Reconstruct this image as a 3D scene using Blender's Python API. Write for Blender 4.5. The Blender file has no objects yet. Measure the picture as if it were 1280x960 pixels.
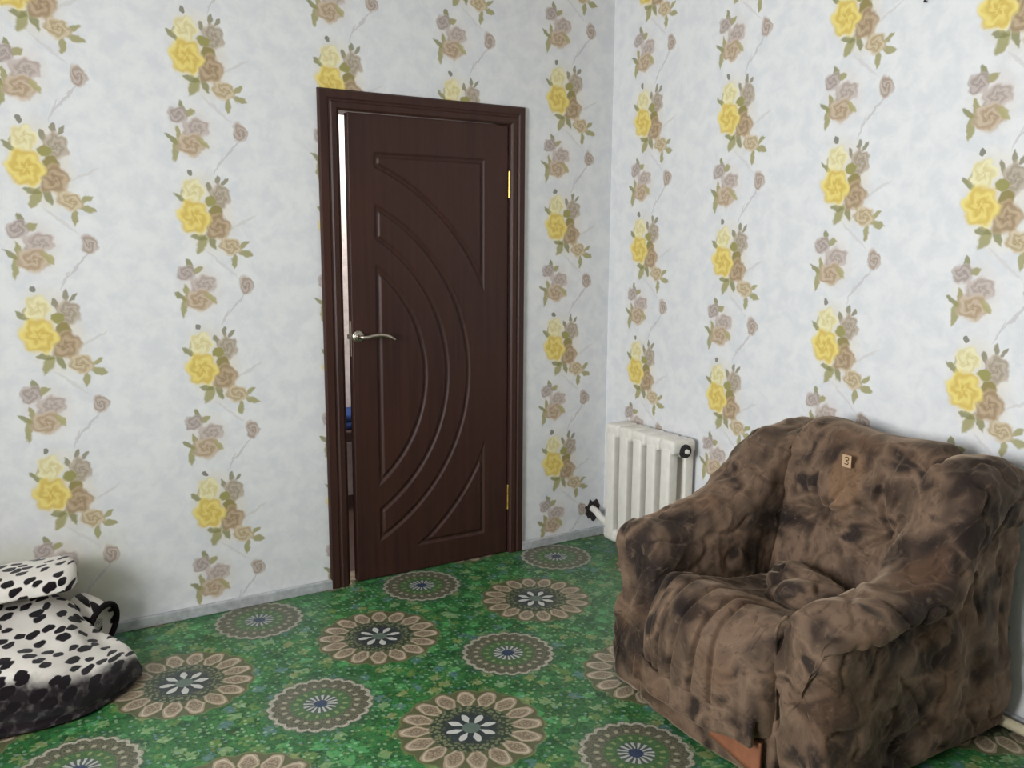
import bpy, bmesh, math, random
import numpy as np
from mathutils import Vector, Matrix, noise as mnoise

random.seed(7)
scene = bpy.context.scene
C = scene.collection

# ------------------------------------------------------------------ camera
F_PX, YAW, PITCH, ROLL = 1089.44, 0.5422, 0.1599, -0.0056
CAM = Vector((-2.6453, -3.4697, 1.4761))
def cam_dir(u, v):
    c, s = math.cos(ROLL), math.sin(ROLL)
    x, z, y = c*u[0] + s*v, -s*u[0] + c*v, u[1]
    c, s = math.cos(PITCH), math.sin(PITCH)
    y, z = c*y + s*z, -s*y + c*z
    c, s = math.cos(YAW), math.sin(YAW)
    x, y = c*x + s*y, -s*x + c*y
    return Vector((x, y, z))
right, up, fwd = cam_dir((1, 0), 0), cam_dir((0, 0), 1), cam_dir((0, 1), 0)
cam_data = bpy.data.cameras.new('camera')
cam_data.sensor_fit = 'HORIZONTAL'
cam_data.sensor_width = 36.0
cam_data.lens = F_PX / 1280.0 * 36.0
cam_data.clip_start = 0.05
cam = bpy.data.objects.new('camera', cam_data)
C.objects.link(cam)
m = Matrix.Identity(4)
for i in range(3):
    m[i][0], m[i][1], m[i][2], m[i][3] = right[i], up[i], -fwd[i], CAM[i]
cam.matrix_world = m
scene.camera = cam

# ------------------------------------------------------------------ world, light, exposure
scene.view_settings.view_transform = 'Standard'
scene.view_settings.look = 'None'
scene.view_settings.gamma = 1.0
scene.view_settings.use_curve_mapping = False
scene.view_settings.exposure = 0.0

world = bpy.data.worlds.new('sky')
scene.world = world
world.use_nodes = True
wn = world.node_tree
bg = wn.nodes['Background']
bg.inputs['Color'].default_value = (0.62, 0.74, 0.95, 1)
bg.inputs['Strength'].default_value = 1.0

def area_light(name, loc, direction, sx, sy, power, color):
    d = bpy.data.lights.new(name, 'AREA')
    d.shape = 'RECTANGLE'
    d.size, d.size_y = sx, sy
    d.energy = power
    d.color = color
    o = bpy.data.objects.new(name, d)
    C.objects.link(o)
    o.location = loc
    o.rotation_euler = Vector(direction).to_track_quat('-Z', 'Y').to_euler()
    return o
# daylight entering through the window in the left wall
WY0, WY1, WZ0, WZ1 = -2.95, -1.45, 0.90, 2.25
WALL_L = -4.0
TWL = 0.42          # thick outer wall, the window sits near its outer face
area_light('window_daylight', (WALL_L - TWL - 0.06, (WY0+WY1)/2, (WZ0+WZ1)/2 + .05), (1, 0, -0.06), 1.5, 1.35, 202, (0.96, 0.985, 1.0))
scene.cycles.diffuse_bounces = 3
scene.cycles.max_bounces = 8

# ------------------------------------------------------------------ helpers
def lin(c):
    c = c / 255.0
    return c/12.92 if c <= 0.04045 else ((c+0.055)/1.055)**2.4
def rgb(r, g, b):
    return (lin(r), lin(g), lin(b), 1.0)

class N:
    """small node-graph builder"""
    def __init__(s, name):
        s.mat = bpy.data.materials.new(name)
        s.mat.use_nodes = True
        s.t = s.mat.node_tree
        s.t.nodes.clear()
        s.out = s.t.nodes.new('ShaderNodeOutputMaterial')
        s.b = s.t.nodes.new('ShaderNodeBsdfPrincipled')
        s.t.links.new(s.b.outputs[0], s.out.inputs[0])
    def put(s, sock, v):
        if v is None: return
        if isinstance(v, bpy.types.NodeSocket): s.t.links.new(v, sock)
        else:
            if isinstance(v, (tuple, list)) and len(v) == 3 and sock.type == 'RGBA': v = (*v, 1)
            sock.default_value = v
    def new(s, kind): return s.t.nodes.new(kind)
    def math(s, op, a, b=None, c=None, clamp=False):
        n = s.new('ShaderNodeMath'); n.operation = op; n.use_clamp = clamp
        s.put(n.inputs[0], a); s.put(n.inputs[1], b); s.put(n.inputs[2], c)
        return n.outputs[0]
    def vm(s, op, a, b=None, scale=None):
        n = s.new('ShaderNodeVectorMath'); n.operation = op
        s.put(n.inputs[0], a); s.put(n.inputs[1], b)
        if scale is not None: s.put(n.inputs['Scale'], scale)
        return n.outputs['Value'] if op in ('LENGTH', 'DISTANCE', 'DOT_PRODUCT') else n.outputs[0]
    def mapping(s, v, loc=(0,0,0), rot=0, scale=(1,1,1), kind='TEXTURE'):
        n = s.new('ShaderNodeMapping'); n.vector_type = kind
        s.put(n.inputs['Vector'], v)
        n.inputs['Location'].default_value = loc
        n.inputs['Rotation'].default_value = (0, 0, rot) if not isinstance(rot, tuple) else rot
        n.inputs['Scale'].default_value = scale
        return n.outputs[0]
    def ss(s, x, a, b, lo=0.0, hi=1.0, kind='SMOOTHSTEP'):
        n = s.new('ShaderNodeMapRange'); n.interpolation_type = kind
        s.put(n.inputs[0], x)
        n.inputs[1].default_value = a; n.inputs[2].default_value = b
        n.inputs[3].default_value = lo; n.inputs[4].default_value = hi
        return n.outputs[0]
    def mix(s, f, a, b, blend='MIX'):
        n = s.new('ShaderNodeMix'); n.data_type = 'RGBA'; n.blend_type = blend
        s.put(n.inputs[0], f); s.put(n.inputs[6], a); s.put(n.inputs[7], b)
        return n.outputs[2]
    def noise(s, v, scale, detail=2, rough=0.5, dist=0.0, color=False):
        n = s.new('ShaderNodeTexNoise')
        s.put(n.inputs['Vector'], v)
        n.inputs['Scale'].default_value = scale; n.inputs['Detail'].default_value = detail
        n.inputs['Roughness'].default_value = rough; n.inputs['Distortion'].default_value = dist
        return n.outputs['Color'] if color else n.outputs[0]
    def voronoi(s, v, scale, rand=1.0, dims='3D', feature='F1'):
        n = s.new('ShaderNodeTexVoronoi'); n.voronoi_dimensions = dims; n.feature = feature
        s.put(n.inputs['Vector'], v)
        n.inputs['Scale'].default_value = scale; n.inputs['Randomness'].default_value = rand
        return n
    def angle(s, v):
        n = s.new('ShaderNodeTexGradient'); n.gradient_type = 'RADIAL'
        s.put(n.inputs[0], v)
        return n.outputs['Fac']
    def ramp(s, f, stops, interp='LINEAR'):
        n = s.new('ShaderNodeValToRGB'); n.color_ramp.interpolation = interp
        e = n.color_ramp.elements
        while len(e) < len(stops): e.new(0.5)
        for k, (p, c) in enumerate(stops):
            e[k].position = p; e[k].color = c
        s.put(n.inputs[0], f)
        return n.outputs[0]
    def coord(s, which):
        return s.new('ShaderNodeTexCoord').outputs[which]
    def bump(s, h, strength, dist=0.01):
        n = s.new('ShaderNodeBump')
        n.inputs['Strength'].default_value = strength; n.inputs['Distance'].default_value = dist
        s.put(n.inputs['Height'], h)
        s.t.links.new(n.outputs[0], s.b.inputs['Normal'])
    def done(s, color=None, rough=0.6, spec=0.5, metal=0.0, **kw):
        s.put(s.b.inputs['Base Color'], color)
        s.put(s.b.inputs['Roughness'], rough)
        s.put(s.b.inputs['Specular IOR Level'], spec)
        s.put(s.b.inputs['Metallic'], metal)
        for k, v in kw.items(): s.put(s.b.inputs[k.replace('_', ' ')], v)
        return s.mat

# ------------------------------------------------------------------ wallpaper
def wallpaper(name, u0, w, phases, stain=False):
    g = N(name)
    P = 0.5761
    uv = g.coord('UV')
    sep = g.new('ShaderNodeSeparateXYZ'); g.put(sep.inputs[0], uv)
    uu = g.math('DIVIDE', g.math('SUBTRACT', sep.outputs[0], u0 - 0.165), w)
    idx = g.math('FLOOR', uu)
    lx = g.math('MULTIPLY_ADD', g.math('SUBTRACT', uu, idx), w, -0.165)
    stops = [(k / 16.0, (ph, ph, ph, 1)) for k, ph in enumerate(phases)]
    ph = g.ramp(g.math('DIVIDE', g.math('ADD', idx, 0.5), 16.0), stops, 'CONSTANT')
    # local height: yellow rose at 0, motif spans -0.385 .. +0.19
    vv = g.math('DIVIDE', g.math('ADD', g.math('SUBTRACT', sep.outputs[1], ph), 0.39), P)
    ly = g.math('MULTIPLY_ADD', g.math('FRACT', vv), P, -0.39)
    cmb = g.new('ShaderNodeCombineXYZ'); g.put(cmb.inputs[0], lx); g.put(cmb.inputs[1], ly)
    nz = g.noise(uv, 42, 1, 0.5, color=True)
    off = g.vm('MULTIPLY', g.vm('SUBTRACT', nz, (0.5, 0.5, 0.5)), (0.018, 0.018, 0.0))
    p = g.vm('ADD', cmb.outputs[0], off)
    # paper ground: mottled cool white
    b1 = g.noise(uv, 13, 4, 0.65, 0.3)
    col = g.mix(g.ss(b1, 0.35, 0.68), rgb(229, 229, 229), rgb(218, 219, 222))
    if stain:
        sn = g.noise(uv, 5, 3, 0.6)
        sd = g.vm('LENGTH', g.mapping(uv, (-2.56, 0.20, 0), 0, (0.42, 0.30, 1)))
        col = g.mix(g.ss(g.math('MULTIPLY_ADD', sn, 0.9, sd), 1.5, 0.7, 0, 0.55), col, rgb(206, 200, 168))
    # faint beige halo behind the bunches and the pale stems
    h1 = g.ss(g.vm('LENGTH', g.mapping(p, (0.05, 0.01, 0), 0.25, (0.12, 0.19, 1))), 1.0, 0.55)
    col = g.mix(g.math('MULTIPLY', h1, 0.45), col, rgb(226, 214, 194))
    h2 = g.ss(g.vm('LENGTH', g.mapping(p, (0.015, -0.27, 0), 0.1, (0.10, 0.12, 1))), 1.0, 0.5)
    col = g.mix(g.math('MULTIPLY', h2, 0.35), col, rgb(222, 209, 200))
    def blob(c, pos, rot, size, color, soft=0.75, amt=1.0):
        mk = g.ss(g.vm('LENGTH', g.mapping(p, (*pos, 0), rot, (*size, 1))), 1.0, soft, 0, amt)
        return g.mix(mk, c, color)
    def leaf(c, pos, rot, L, W, color, amt=0.86):
        W = W*1.28 if W > 0.0125 else W
        # lens: two arcs meeting at the tips
        q = g.vm('ABSOLUTE', g.mapping(p, (*pos, 0), rot, (L, W, 1)))
        d = g.vm('DISTANCE', q, (0, -0.8, 0))
        return g.mix(g.ss(d, 1.38, 1.12, 0, amt), c, color)
    def rose(c, pos, rot, size, dark, light, petals=5, amt=1.0, swirl=13.0):
        q = g.mapping(p, (*pos, 0), rot, (size[0]*1.08, size[1]*1.08, 1))
        r = g.vm('LENGTH', q)
        a = g.angle(q)
        s1 = g.math('SINE', g.math('MULTIPLY_ADD', a, 6.2832*petals, g.math('MULTIPLY', r, 2.5)))
        mk = g.ss(g.math('MULTIPLY_ADD', s1, 0.08, r), 1.04, 0.74, 0, amt)
        t = g.math('MULTIPLY_ADD', a, 6.2832*2, g.math('MULTIPLY', r, swirl))
        s2 = g.math('SINE', g.math('ADD', t, s1))
        sh = g.math('MULTIPLY_ADD', s2, 0.28, g.math('MULTIPLY_ADD', r, 0.35, 0.32), clamp=True)
        return g.mix(mk, c, g.mix(sh, dark, light))
    stem = rgb(198, 194, 196)
    col = leaf(col, (0.145, -0.335), 0.86, 0.075, 0.010, stem, 0.75)
    col = leaf(col, (0.10, -0.385), 1.15, 0.045, 0.008, stem, 0.65)
    col = leaf(col, (0.10, 0.191), 1.15, 0.045, 0.008, stem, 0.65)
    col = leaf(col, (0.185, -0.02), 0.5, 0.06, 0.012, rgb(212, 209, 208), 0.8)
    col = leaf(col, (0.10, -0.18), -0.7, 0.08, 0.012, rgb(212, 208, 208), 0.7)
    G1, G2, G3 = rgb(158, 152, 96), rgb(138, 136, 88), rgb(176, 168, 118)
    GM = rgb(138, 132, 104)
    # bud on top
    col = blob(col, (-0.004, 0.158), 0.4, (0.011, 0.014), rgb(140, 138, 128))
    # mauve rose, upper right, with its leaves
    col = leaf(col, (0.062, 0.108), 1.9, 0.022, 0.016, GM)
    col = leaf(col, (0.096, 0.135), 1.5, 0.022, 0.015, GM)
    col = leaf(col, (0.121, 0.128), 0.9, 0.02, 0.013, GM)
    col = rose(col, (0.102, 0.075), 0.2, (0.040, 0.046), rgb(148, 132, 110), rgb(194, 180, 164), 6, 0.9)
    # leaves at left of the cream rose
    col = leaf(col, (-0.040, 0.064), -0.7, 0.032, 0.017, G2)
    col = leaf(col, (-0.030, 0.090), 1.25, 0.03, 0.013, G3)
    # leaves below the yellow rose
    col = leaf(col, (0.028, -0.105), 1.1, 0.042, 0.030, G1)
    col = leaf(col, (0.066, -0.096), -1.2, 0.036, 0.022, G2)
    col = leaf(col, (0.018, -0.080), -0.2, 0.03, 0.02, G2)
    col = blob(col, (0.066, 0.056), 0, (0.026, 0.022), G1, 0.7)
    col = blob(col, (0.083, 0.014), 0.2, (0.030, 0.032), rgb(150, 138, 90), 0.7)
    # brown rose, right
    col = rose(col, (0.088, -0.040), 0.3, (0.050, 0.052), rgb(146, 122, 90), rgb(198, 174, 144), 5, 0.95)
    # cream rose
    col = rose(col, (0.006, 0.094), 0.1, (0.042, 0.046), rgb(214, 200, 142), rgb(238, 232, 196), 5, 1.0, 9)
    # yellow rose
    col = rose(col, (0.004, -0.004), 0.5, (0.060, 0.066), rgb(208, 174, 78), rgb(238, 222, 134), 6, 0.97, 12)
    # peach rose lower right
    col = leaf(col, (0.184, -0.106), 0.6, 0.026, 0.016, G1)
    col = leaf(col, (0.190, -0.141), -0.2, 0.03, 0.022, G1)
    col = leaf(col, (0.146, -0.168), 1.5, 0.032, 0.020, G1)
    col = rose(col, (0.133, -0.112), -0.3, (0.044, 0.034), rgb(172, 150, 112), rgb(216, 202, 176), 5)
    # mauve trio at left
    col = leaf(col, (-0.022, -0.180), 1.9, 0.026, 0.018, G2)
    col = leaf(col, (0.004, -0.202), 0.4, 0.026, 0.022, G1)
    col = rose(col, (-0.036, -0.212), 0.3, (0.036, 0.032), rgb(150, 134, 126), rgb(200, 188, 183), 4, 0.92)
    col = leaf(col, (-0.036, -0.284), 1.8, 0.034, 0.017, G1)
    col = leaf(col, (-0.058, -0.300), -0.6, 0.034, 0.016, G2)
    col = leaf(col, (-0.050, -0.338), 1.45, 0.046, 0.022, G1)
    col = rose(col, (0.026, -0.258), 0.2, (0.050, 0.038), rgb(164, 148, 138), rgb(206, 193, 186), 6, 0.95)
    col = rose(col, (0.006, -0.316), 0.0, (0.052, 0.042), rgb(168, 142, 112), rgb(208, 192, 172), 5)
    col = leaf(col, (0.052, -0.308), -0.9, 0.03, 0.02, G3)
    # closed bud, right
    col = rose(col, (0.186, -0.261), 0.2, (0.028, 0.037), rgb(156, 138, 120), rgb(206, 194, 188), 3)
    g.bump(g.noise(uv, 160, 2), 0.08, 0.004)
    return g.mat, g.done(col, 0.62, 0.25)

wall_mat_back, _ = wallpaper('wallpaper_back', -2.5009 - 5*0.5448, 0.5448,
    [0.30, 0.12, 0.45, 0.25, 0.41, 0.574, 0.419, 0.382, 0.302, 0.408, 0.3, 0.1, 0.4, 0.2, 0.5, 0.3], True)
wall_mat_right, _ = wallpaper('wallpaper_right', 0.2230, 0.5468,
    [0.302, 0.2586, 0.5356, 0.4492, 0.30, 0.2, 0.5, 0.1, 0.4, 0.3, 0.25, 0.5, 0.1, 0.3, 0.4, 0.2])

# ------------------------------------------------------------------ floor covering
def floor_material():
    g = N('green_medallion_floor')
    a, b = 0.7058, 0.7370
    obj = g.coord('Object')
    nzc = g.noise(obj, 30, 2, color=True)
    pw = g.vm('ADD', obj, g.vm('MULTIPLY', g.vm('SUBTRACT', nzc, (.5, .5, .5)), (0.010, 0.010, 0)))
    def lattice(x0, y0):
        q = g.mapping(pw, (x0, y0, 0), 0, (a, b, 1))
        f = g.vm('SUBTRACT', g.vm('FRACTION', g.vm('ADD', q, (0.5, 0.5, 0))), (0.5, 0.5, 0))
        return g.vm('MULTIPLY', f, (a, b, 0))
    # field
    n1 = g.noise(obj, 11, 3, 0.6, 0.8)
    col = g.mix(g.ss(n1, 0.35, 0.65), rgb(46, 96, 52), rgb(62, 124, 68))
    # dark curling lines
    n2 = g.noise(obj, 24, 1, 0.5, 2.2)
    ln = g.ss(g.math('ABSOLUTE', g.math('SUBTRACT', n2, 0.5)), 0.018, 0.045, 1, 0)
    col = g.mix(g.math('MULTIPLY', ln, 0.55), col, rgb(22, 58, 36))
    # scattered leaves and blossoms
    v = g.voronoi(g.mapping(pw, (0,0,0), 0.4, (1, 1.0, 1)), 15, 0.85, '2D')
    vs = g.new('ShaderNodeSeparateColor'); g.put(vs.inputs[0], v.outputs['Color'])
    spot = g.ramp(vs.outputs[0], [(0, rgb(86, 158, 96)), (0.22, rgb(132, 160, 112)), (0.4, rgb(104, 132, 70)),
        (0.58, rgb(28, 70, 40)), (0.72, rgb(92, 124, 128)), (0.86, rgb(140, 146, 92))], 'CONSTANT')
    rad = g.math('ADD', v.outputs['Distance'], g.math('MULTIPLY', g.math('SUBTRACT', n2, 0.5), 0.9))
    col = g.mix(g.ss(rad, 0.34, 0.24, 0, 0.7), col, spot)
    v2 = g.voronoi(pw, 52, 1.0, '2D')
    vs2 = g.new('ShaderNodeSeparateColor'); g.put(vs2.inputs[0], v2.outputs['Color'])
    spot2 = g.ramp(vs2.outputs[0], [(0, rgb(150, 176, 140)), (0.25, rgb(46, 120, 58)), (0.5, rgb(24, 64, 38)),
        (0.72, rgb(126, 132, 76)), (0.9, rgb(120, 138, 158))], 'CONSTANT')
    col = g.mix(g.ss(v2.outputs['Distance'], 0.36, 0.20, 0, 0.5), col, spot2)
    # ---- small medallions
    q = lattice(-1.8177, -0.1692)
    R = 0.168
    r = g.math('DIVIDE', g.vm('LENGTH', q), R)
    an = g.angle(q)
    def wave(n, ph=0.0): return g.math('COSINE', g.math('MULTIPLY_ADD', an, 6.2832*n, ph))
    c24, c16 = wave(22), wave(16, 1.0)
    edge = g.math('MULTIPLY_ADD', g.math('ABSOLUTE', wave(11)), -0.07, r)
    halo = g.ss(r, 1.25, 0.9, 0, 0.45)
    col = g.mix(halo, col, rgb(70, 92, 82))
    grit = g.voronoi(pw, 120, 1.0, '2D').outputs['Distance']
    grain = g.ss(grit, 0.45, 0.15)
    inner = g.mix(grain, rgb(104, 100, 84), rgb(68, 80, 62))
    inner = g.mix(g.math('MULTIPLY', g.ss(g.math('ABSOLUTE', g.math('SUBTRACT', r, 0.70)), 0.07, 0.02), g.ss(c24, 0.1, 0.7)), inner, rgb(150, 148, 124))
    inner = g.mix(g.ss(r, 0.60, 0.56), inner, g.mix(grain, rgb(78, 110, 70), rgb(68, 94, 64)))
    inner = g.mix(g.math('MULTIPLY', g.ss(g.math('ABSOLUTE', g.math('SUBTRACT', r, 0.47)), 0.07, 0.03), g.ss(c16, 0.2, 0.8)), inner, rgb(124, 138, 92))
    inner = g.mix(g.ss(r, 0.34, 0.31), inner, g.mix(g.ss(c16, -0.2, 0.5), rgb(84, 92, 88), rgb(168, 172, 166)))
    inner = g.mix(g.ss(r, 0.15, 0.12), inner, rgb(52, 66, 92))
    col = g.mix(g.ss(edge, 0.97, 0.93), col, inner)
    rim = g.ss(g.math('ABSOLUTE', g.math('SUBTRACT', edge, 0.90)), 0.055, 0.02)
    col = g.mix(g.math('MULTIPLY', rim, g.ss(grit, 0.1, 0.4, 0.45, 0.95)), col, rgb(168, 164, 148))
    # ---- large medallions
    q = lattice(-1.8177 - a/2, -0.1692 - b/2 - 0.004)
    R = 0.226
    r = g.math('DIVIDE', g.vm('LENGTH', q), R)
    an = g.angle(q)
    pet = g.math('ABSOLUTE', wave(8.0, 0.0))           # 16 petals
    edge = g.math('MULTIPLY_ADD', pet, -0.06, r)
    col = g.mix(g.ss(edge, 0.99, 0.955), col, rgb(112, 118, 78))
    dk = g.mix(g.ss(g.voronoi(pw, 70, 1.0, '2D').outputs['Distance'], 0.42, 0.28), rgb(58, 70, 56), rgb(116, 120, 90))
    dk = g.mix(g.ss(r, 0.48, 0.3), dk, rgb(52, 60, 62))
    body = g.mix(g.ss(edge, 0.93, 0.91), rgb(104, 104, 74), rgb(156, 140, 120))
    # each petal: an almond between 0.55 and 0.95
    cen = g.math('ABSOLUTE', g.math('SUBTRACT', r, 0.745))
    alm = g.math('MULTIPLY_ADD', cen, 2.6, g.math('MULTIPLY', g.math('SUBTRACT', 1.0, pet), 0.75))
    body = g.mix(g.ss(alm, 0.76, 0.66), rgb(92, 94, 66), body)
    body = g.mix(g.ss(g.math('ABSOLUTE', g.math('SUBTRACT', alm, 0.52)), 0.07, 0.02, 0, 0.85), body, rgb(188, 176, 152))
    body = g.mix(g.math('MULTIPLY', g.ss(alm, 0.42, 0.30), g.ss(grit, 0.2, 0.5)), body, rgb(126, 112, 92))
    ring = g.mix(g.ss(r, 0.60, 0.55), body, dk)
    p8 = g.math('ABSOLUTE', wave(4.0, 0.6))
    c8 = g.math('ABSOLUTE', g.math('SUBTRACT', r, 0.235))
    al8 = g.math('MULTIPLY_ADD', c8, 5.0, g.math('MULTIPLY', g.math('SUBTRACT', 1.0, p8), 1.5))
    ring = g.mix(g.ss(al8, 0.62, 0.5), ring, rgb(190, 190, 184))
    ring = g.mix(g.ss(r, 0.135, 0.12), ring, rgb(96, 112, 102))
    col = g.mix(g.ss(edge, 0.965, 0.94), col, ring)
    rough = g.ss(g.noise(obj, 60, 2), 0.3, 0.7, 0.30, 0.42)
    g.bump(g.noise(obj, 220, 2), 0.12, 0.003)
    return g.done(col, rough, 0.5)
MAT_FLOOR = floor_material()

def plain(name, color, rough=0.5, spec=0.5, metal=0.0, nscale=40, namt=0.12, bump=0.0, **kw):
    g = N(name)
    o = g.coord('Object')
    n = g.noise(o, nscale, 3, 0.6)
    dark = tuple(c*(1-namt*2) for c in color[:3]) + (1,)
    col = g.mix(g.ss(n, 0.3, 0.75), color, dark)
    if bump: g.bump(n, bump, 0.01)
    return g.done(col, rough, spec, metal, **kw)

MAT_CEIL = plain('whitewash_ceiling', rgb(232, 230, 228), 0.9, 0.2, nscale=6, namt=0.03)
MAT_TAUPE = plain('taupe_paint', rgb(128, 112, 98), 0.8, 0.2, nscale=8, namt=0.05)  # for the unseen front wall, darkened to cut bounce onto the chair's near side
MAT_BASE = plain('grey_white_baseboard', rgb(190, 192, 194), 0.5, 0.4, nscale=30, namt=0.16)
MAT_RAD = plain('cream_radiator_paint', rgb(236, 231, 222), 0.35, 0.5, nscale=25, namt=0.04)
MAT_PIPE = plain('old_cream_pipe_paint', rgb(214, 202, 170), 0.45, 0.5, nscale=40, namt=0.1)
MAT_BLACK = plain('black_plastic', rgb(26, 24, 24), 0.4)
MAT_STEEL = plain('satin_nickel', rgb(190, 180, 168), 0.28, 0.5, 1.0, namt=0.05)
MAT_BRASS = plain('brass', rgb(206, 168, 92), 0.3, 0.5, 1.0, namt=0.08)
MAT_WFRAME = plain('white_window_frame', rgb(238, 238, 236), 0.4, namt=0.02)
MAT_CAVITY = plain('broken_plaster_dark', rgb(58, 52, 50), 0.95, nscale=120, namt=0.3)
MAT_PLASTER = plain('broken_plaster_pale', rgb(214, 206, 196), 0.95, nscale=90, namt=0.12)
MAT_HALLWALL = plain('hall_pinkish_plaster', rgb(236, 226, 222), 0.8, 0.2, nscale=35, namt=0.12)
MAT_HALLFLOOR = plain('hall_dark_floor', rgb(70, 46, 38), 0.6, nscale=20, namt=0.2)
MAT_BLUE = plain('blue_cloth', rgb(52, 76, 132), 0.9, 0.2, nscale=30, namt=0.2)
MAT_SPLINT = plain('bare_orange_wood', rgb(150, 96, 70), 0.6, 0.3, nscale=14, namt=0.14)
MAT_TAG = plain('fabric_tag', rgb(190, 160, 128), 0.9, 0.1, namt=0.05)
MAT_TAGINK = plain('tag_ink', rgb(50, 36, 34), 0.9, 0.1)

def wood_door():
    g = N('dark_brown_door_veneer')
    o = g.coord('Object')
    q = g.mapping(o, (0,0,0), 0, (0.035, 0.035, 0.9))
    n = g.noise(q, 1.6, 4, 0.6, 0.3)
    n2 = g.noise(o, 1.4, 2)
    col = g.mix(g.ss(n, 0.3, 0.7), rgb(50, 29, 25), rgb(64, 38, 31))
    col = g.mix(g.ss(n2, 0.35, 0.7, 0, 0.5), col, rgb(68, 38, 29))
    g.bump(n, 0.05, 0.003)
    return g.done(col, 0.48, 0.36)
MAT_DOOR = wood_door()

def velvet():
    g = N('brown_patterned_velvet')
    o = g.coord('Object')
    w = g.vm('ADD', o, g.vm('MULTIPLY', g.vm('SUBTRACT', g.noise(o, 6, 2, 0.5, color=True), (.5,.5,.5)), (0.10, 0.10, 0.10)))
    n1 = g.noise(w, 4.2, 1, 0.4, 0.5)
    n2 = g.noise(w, 10, 1, 0.4, 0.8)
    fac = g.math('ADD', g.math('MULTIPLY', n1, 0.62), g.math('MULTIPLY', n2, 0.38))
    col = g.ramp(fac, [(0.36, rgb(36, 28, 26)), (0.43, rgb(56, 44, 38)), (0.47, rgb(84, 68, 57)),
                       (0.50, rgb(98, 81, 68)), (0.55, rgb(124, 102, 85)), (0.60, rgb(98, 80, 67)), (0.64, rgb(50, 40, 36))])
    # warm worn patches
    n3 = g.noise(w, 3.1, 1, 0.5, 0.5)
    col = g.mix(g.ss(n3, 0.56, 0.68, 0, 0.5), col, rgb(114, 86, 66))
    # plain tan panel in the backrest's print
    pn = g.vm('LENGTH', g.mapping(w, (0.15, 0.012, 0.735), 0, (0.14, 0.080, 0.115)))
    col = g.mix(g.ss(pn, 1.05, 0.6, 0, 0.7), col, rgb(142, 112, 86))
    # brushed nap strokes, two directions
    for rot, sc in (((0.6, 0.3, 0.8), (0.016, 0.11, 0.02)), ((-0.4, 0.9, -0.5), (0.012, 0.02, 0.10))):
        st = g.noise(g.mapping(w, (0,0,0), rot, sc), 1.0, 2, 0.5, 0.0)
        col = g.mix(g.ss(st, 0.56, 0.78, 0, 0.26), col, rgb(150, 128, 110))
        col = g.mix(g.ss(st, 0.42, 0.28, 0, 0.4), col, rgb(36, 28, 26))
    g.bump(g.noise(o, 300, 2), 0.25, 0.004)
    col = g.mix(1.0, col, (0.84, 0.81, 0.78, 1), 'MULTIPLY')
    return g.done(col, 0.75, 0.2, Sheen_Weight=0.45, Sheen_Roughness=0.42, Sheen_Tint=g.mix(0.45, rgb(225, 200, 172), g.mix(g.ss(n2, 0.35, 0.6), rgb(120, 92, 74), rgb(255, 232, 205))))
MAT_VELVET = velvet()

def leopard():
    g = N('black_white_leopard_plush')
    uv = g.coord('UV')
    sep = g.new('ShaderNodeSeparateXYZ'); g.put(sep.inputs[0], uv)
    w = g.vm('ADD', uv, g.vm('MULTIPLY', g.vm('SUBTRACT', g.noise(uv, 22, 2, color=True), (.5,.5,.5)), (0.03, 0.03, 0)))
    q = g.mapping(w, (0,0,0), 0.6, (1.35, 0.8, 1))
    v = g.voronoi(q, 20, 0.75, '2D')
    vs = g.new('ShaderNodeSeparateColor'); g.put(vs.inputs[0], v.outputs['Color'])
    # a dark ragged stripe along the front shoulder (second UV axis = along the drape)
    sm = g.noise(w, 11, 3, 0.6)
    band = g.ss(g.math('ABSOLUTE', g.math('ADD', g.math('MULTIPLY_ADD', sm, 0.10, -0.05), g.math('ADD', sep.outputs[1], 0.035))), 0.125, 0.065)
    thr = g.math('ADD', g.math('MULTIPLY_ADD', vs.outputs[0], 0.13, 0.27), g.math('MULTIPLY', band, 0.10))
    spot = g.ss(g.math('SUBTRACT', v.outputs['Distance'], thr), -0.05, 0.03, 1, 0)
    basec = g.mix(g.ss(sm, 0.35, 0.7, 0, 0.35), rgb(228, 222, 214), rgb(196, 184, 176))
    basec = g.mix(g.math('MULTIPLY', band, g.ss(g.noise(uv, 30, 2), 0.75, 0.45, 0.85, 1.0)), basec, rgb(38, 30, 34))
    col = g.mix(spot, basec, rgb(26, 20, 24))
    g.bump(g.noise(uv, 400, 2), 0.3, 0.004)
    return g.done(col, 0.95, 0.1, Sheen_Weight=0.2, Sheen_Roughness=0.5)
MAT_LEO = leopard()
MAT_BINDING = plain('black_plush_binding', rgb(30, 24, 26), 0.9, 0.15, nscale=120, namt=0.2)

def glass_mat():
    mat = bpy.data.materials.new('window_glass'); mat.use_nodes = True
    t = mat.node_tree; t.nodes.clear()
    out = t.nodes.new('ShaderNodeOutputMaterial'); mx = t.nodes.new('ShaderNodeMixShader')
    tr = t.nodes.new('ShaderNodeBsdfTransparent'); gl = t.nodes.new('ShaderNodeBsdfGlossy')
    gl.inputs['Roughness'].default_value = 0.02
    mx.inputs[0].default_value = 0.06
    t.links.new(tr.outputs[0], mx.inputs[1]); t.links.new(gl.outputs[0], mx.inputs[2]); t.links.new(mx.outputs[0], out.inputs[0])
    return mat
MAT_GLASS = glass_mat()

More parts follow.
